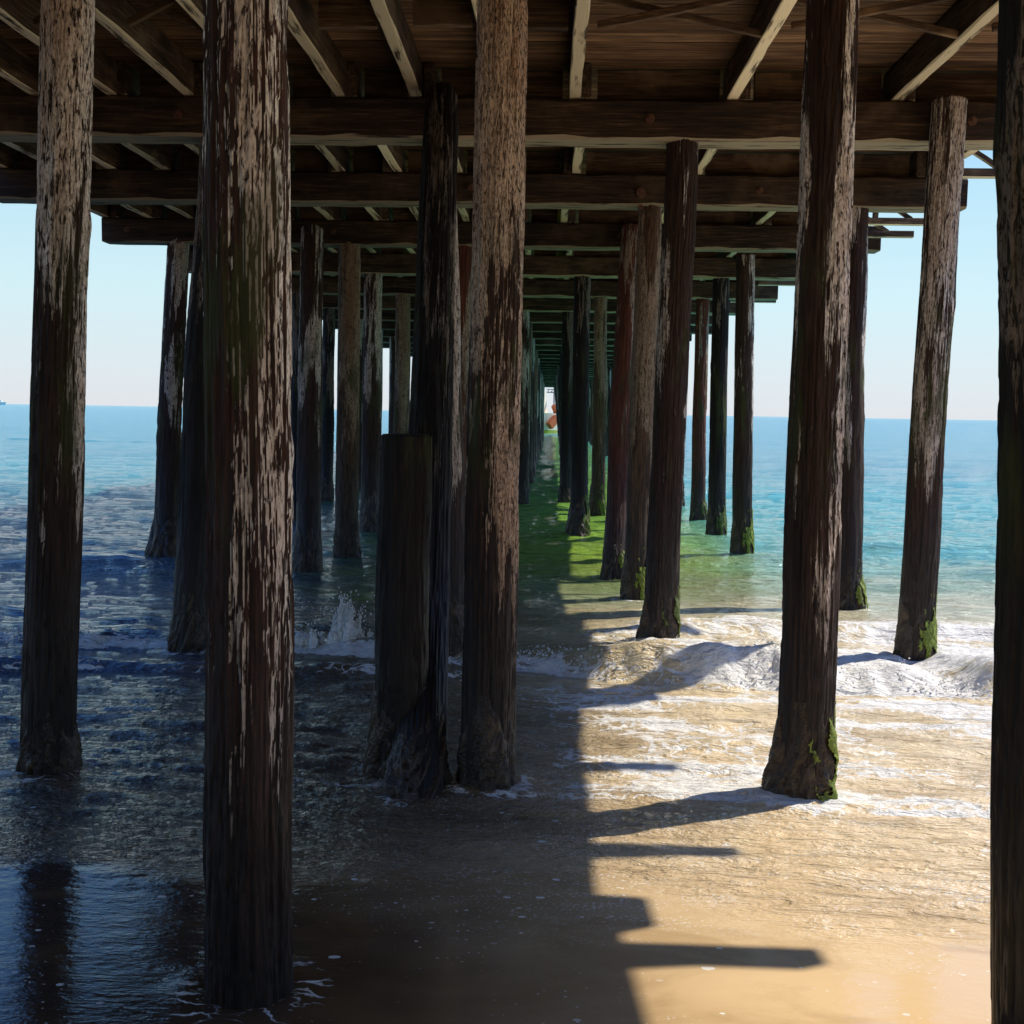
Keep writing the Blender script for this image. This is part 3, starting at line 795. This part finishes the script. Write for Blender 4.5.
for by_, wh, cross, solid in bays:
    root = empty('blocking', (0, by_, SZ)); tag(root, 'midspan blocking boards between the %s cap beams' % wh, 'blocking')
    for j in solid: gap_board(root, SX[j] + .07, SX[j + 1] - .07, .0 + .03 * (j % 2), .012, SH - .02, 900 + j)
    for j in cross:
        x0, x1 = SX[j] + .05, SX[j + 1] - .05
        r = empty('cross_bridging', (x0, by_, SZ)); tag(r, 'thin crossed braces beside stringer %s, between %s cap beams' % (gnames[j], wh), 'bracing', 'crossed bridging between stringers')
        for s_ in (0, 1):
            mb = MB(); W = x1 - x0; z0, z1 = (.03, SH - .04) if s_ == 0 else (SH - .04, .03)
            beam_between(mb, (0.02, .04 * s_, z0), (W - .02, .04 * s_ + (.12 if s_ else -.10), z1), .035, .05, seed=j)
            link('brace', mb.build('brace'), M['board'], r)

# ------------------------------------------------------------------ deck
def deck():
    mb = MB(); r = random.Random(5); y = -26.; V = []; F = []
    rs_ = []
    while y < 97.4:
        dz = r.uniform(0, .006); x0 = XL + r.uniform(-.03, .03); x1 = 4.07 + r.uniform(-.02, .03)
        g_ = .004
        n = len(V); ya, yb = y + g_, y + .2 - g_; z0, z1 = 4.852 + dz, 4.93
        V += [(x0, ya, z0), (x1, ya, z0), (x1, yb, z0), (x0, yb, z0), (x0, ya, z1), (x1, ya, z1), (x1, yb, z1), (x0, yb, z1)]
        F += [(n, n + 3, n + 2, n + 1), (n + 4, n + 5, n + 6, n + 7), (n, n + 1, n + 5, n + 4), (n + 2, n + 3, n + 7, n + 6), (n, n + 4, n + 7, n + 3), (n + 1, n + 2, n + 6, n + 5)]
        y += .2
    # unseen sheet added on top so no sun leaks through the planks
    n = len(V); za, zb = 4.933, 4.98; xa, xb, yc, yd = XL + .02, 4.06, -26., 97.4
    V += [(xa, yc, za), (xb, yc, za), (xb, yd, za), (xa, yd, za), (xa, yc, zb), (xb, yc, zb), (xb, yd, zb), (xa, yd, zb)]
    F += [(n, n + 3, n + 2, n + 1), (n + 4, n + 5, n + 6, n + 7), (n, n + 1, n + 5, n + 4), (n + 2, n + 3, n + 7, n + 6), (n, n + 4, n + 7, n + 3), (n + 1, n + 2, n + 6, n + 5)]
    mb.add(V, F)
    tag(link('pier_deck', mb.build('pier_deck'), M['deck']), 'underside of the plank deck of the pier, reddish brown boards laid crosswise overhead', 'deck')
deck()

# ------------------------------------------------------------------ outrigger brackets under the right hand deck edge
def bracket(y, xe=4.72, h=.085, w=.09, lab=''):
    r = empty('outrigger_bracket', (3.75, y, 4.57)); tag(r, lab, 'bracket', 'outrigger brackets along the right edge of the pier')
    L = xe - 3.75
    link('bar', timber(L, w, h, int(y * 10), bev=.006, wob=.002, chip=.004).build('bar'), M['stringer'], r, (0, 0, -h - .11))
    mb = MB(); beam_between(mb, (.30, 0, .10), (.66, 0, -.12), .05, .05, up=(0, 1, 0), seed=3)
    link('strut', mb.build('strut'), M['stringer'], r)
    mb = MB(); beam_between(mb, (.22, 0, -.13), (.22, 0, .03), .06, .06, up=(0, 1, 0), seed=4); link('hanger', mb.build('hanger'), M['stringer'], r)
bracket(5.66, 4.54, .14, .14, 'thick outrigger timber above the shallows by the first cap beam')
bracket(6.75, 4.49, .09, .10, 'outrigger timber above the shallows just beyond the first cap beam')
bracket(7.95, 4.36, .06, .07, 'thin outrigger timber above the shallows midway to the second cap beam')
bracket(11.25, 4.85, lab='outrigger bar with slanting strut seen between the leaning pile and the right edge pile')
bracket(14.0, 4.78, lab='outrigger bar seen right of the tall reddish pile, just left of the leaning pile')
bracket(14.95, 4.74, lab='lower outrigger bar with a rounded end right of the tall reddish pile')
for y in (17.3, 20.5, 23.6, 26.7, 29.8): bracket(y, 4.7, lab='small distant outrigger bracket under the right edge of the deck')

# ------------------------------------------------------------------ far boats
def boat(name, loc, L, Wd, Hh, rz, label, hullm, stripem):
    root = empty(name, loc, rz); tag(root, label, 'boat')
    def ringed(z0, z1, mat, nm, grow0, grow1):
        mb = MB(); n = 16; V = []
        def outline(gr, z):
            pts = []
            for k in range(n + 1):
                t = k / n; x = L * (t - .5) * gr
                w = Wd / 2 * gr * (1 - max(0, (t - .45) / .55) ** 2.2)
                pts.append((x, w, z + (.25 * Hh * max(0, t - .5) ** 1.5)))
            return pts + [(p[0], -p[1], p[2]) for p in pts[-2::-1]]
        o0 = outline(grow0, z0); o1 = outline(grow1, z1); m_ = len(o0)
        F = [(k, (k + 1) % m_, m_ + (k + 1) % m_, m_ + k) for k in range(m_)] + [tuple(range(m_, 2 * m_))]
        mb.add(o0 + o1, F); return link(nm, mb.build(nm), mat, root)
    ringed(-.2, .35 * Hh * .4, stripem, 'boot_stripe', .84, .88)
    ringed(.35 * Hh * .4, Hh, hullm, 'hull', .88, 1.)
    return root
bt = boat('fishing_boat', (-.4, 110, 0), 8.5, 3.4, 1.9, rad(-116), 'tiny cream hulled boat with a mast at the far end of the open channel', M['cream'], M['yellow'])
mb = MB(); mb.add([(.8, -1.1, 1.85), (2.6, -1.0, 1.85), (2.6, .5, 1.85), (.8, .6, 1.85), (.9, -1., 4.1), (2.0, -.9, 4.1), (2.0, .3, 4.1), (.9, .4, 4.1)],
       [(0, 3, 2, 1), (4, 5, 6, 7), (0, 1, 5, 4), (1, 2, 6, 5), (2, 3, 7, 6), (3, 0, 4, 7)])
cb = link('cabin', mb.build('cabin'), M['cream'], bt)
mb = MB(); mb.add([(2.47, -.75, 2.9), (2.47, .22, 2.9), (2.21, .20, 3.6), (2.21, -.72, 3.6)], [(0, 1, 2, 3)]); link('window', mb.build('window'), M['glass'], cb)
mb = MB(); beam_between(mb, (0, .9, 1.8), (0, .9, 4.9), .12, .12, up=(1, 0, 0)); ms = link('mast', mb.build('mast'), M['greym'], bt)
mb = MB(); beam_between(mb, (0, .1, 4.0), (0, 1.8, 4.0), .10, .12); beam_between(mb, (.1, .1, 4.3), (-.1, 1.8, 4.3), .08, .08)
for k_ in range(5): beam_between(mb, (0, .15 + .38 * k_, 4.0), (0, .35 + .38 * k_, 4.3), .06, .06)
link('crossarm', mb.build('crossarm'), M['greym'], ms)
mb = MB(); beam_between(mb, (2.3, 1.55, .7), (1.3, 1.85, 1.5), .5, .7); beam_between(mb, (.5, 1.5, 1.9), (1.1, 1.4, 2.7), .4, .4); link('deck_gear', mb.build('deck_gear'), M['orange'], bt)

b2 = boat('motor_boat', (-860, 1700, 0), 20, 6, 4, rad(10), 'tiny white boat on the horizon at the far left', M['whitep'], M['whitep'])
mb = MB(); mb.add([(-6, -2.4, 4.9), (4, -2.2, 4.9), (4, 2.2, 4.9), (-6, 2.4, 4.9), (-5.5, -2, 8), (2, -2, 8), (2, 2, 8), (-5.5, 2, 8)],
       [(0, 3, 2, 1), (4, 5, 6, 7), (0, 1, 5, 4), (1, 2, 6, 5), (2, 3, 7, 6), (3, 0, 4, 7)])
link('cabin', mb.build('cabin'), M['whitep'], b2)

# ------------------------------------------------------------------ light
EL = rad(47.5); S = Vector((.893 * math.cos(EL), .45 * math.cos(EL), math.sin(EL))).normalized()
sun = bpy.data.lights.new('sun', 'SUN'); sun.energy = 5.0; sun.angle = rad(.53); sun.color = (1., .93, .80)
so = bpy.data.objects.new('sun', sun); col.objects.link(so); so.rotation_euler = (-S).to_track_quat('-Z', 'Y').to_euler(); so.location = (20, 10, 30)
w = bpy.data.worlds.new('World'); scene.world = w; w.use_nodes = True; nt = w.node_tree; nt.nodes.clear(); g = N(nt)
sky = g.n('ShaderNodeTexSky', sky_type='NISHITA'); sky.sun_disc = False; sky.sun_elevation = EL; sky.sun_rotation = math.atan2(S.x, S.y)
sky.air_density = 1.0; sky.dust_density = .6; sky.ozone_density = 1.2; sky.altitude = 0
bg = g.n('ShaderNodeBackground'); bg.inputs[1].default_value = .15
tc = g.n('ShaderNodeTexCoord'); sp = g.n('ShaderNodeSeparateXYZ'); g.l(tc.outputs['Generated'], sp.inputs[0])
haze = g.ramp(sp.outputs[2], [(0., (5.3, 5.4, 5.6)), (.05, (5.0, 5.7, 5.8)), (.10, (4.6, 6.0, 6.1)), (.19, (3.6, 5.5, 6.2)), (.27, (1.5, 3.6, 6.9)), (.42, (.5, 1.7, 6.2))])
hf = g.maprange(sp.outputs[2], .35, .8, .92, 0.)
blue = g.mix(1., sky.outputs[0], (.5, .8, 1.4), 'MULTIPLY')
g.l(g.mix(hf, blue, haze), bg.inputs[0])
wo = g.n('ShaderNodeOutputWorld'); g.l(bg.outputs[0], wo.inputs[0])

# ------------------------------------------------------------------ camera
cam = bpy.data.cameras.new('camera'); co = bpy.data.objects.new('camera', cam); col.objects.link(co)
cam.sensor_width = 36; cam.lens = 36 * 1100 / 1024; cam.clip_start = .05; cam.clip_end = 20000
R = Matrix.Rotation(rad(1.87), 3, 'Z') @ Matrix.Rotation(math.pi / 2 - math.atan(100 / 1100), 3, 'X') @ Matrix.Rotation(rad(.95), 3, 'Z')
co.matrix_world = Matrix.Translation((0, 0, CAM_H)) @ R.to_4x4()
scene.camera = co
vs = scene.view_settings; vs.view_transform = 'Standard'; vs.look = 'None'; vs.exposure = 0; vs.gamma = 1
scene.cycles.use_denoising = True
scene.cycles.max_bounces = 8; scene.cycles.diffuse_bounces = 3; scene.cycles.glossy_bounces = 3
scene.cycles.sample_clamp_indirect = 6.
scene.cycles.caustics_reflective = False; scene.cycles.caustics_refractive = False
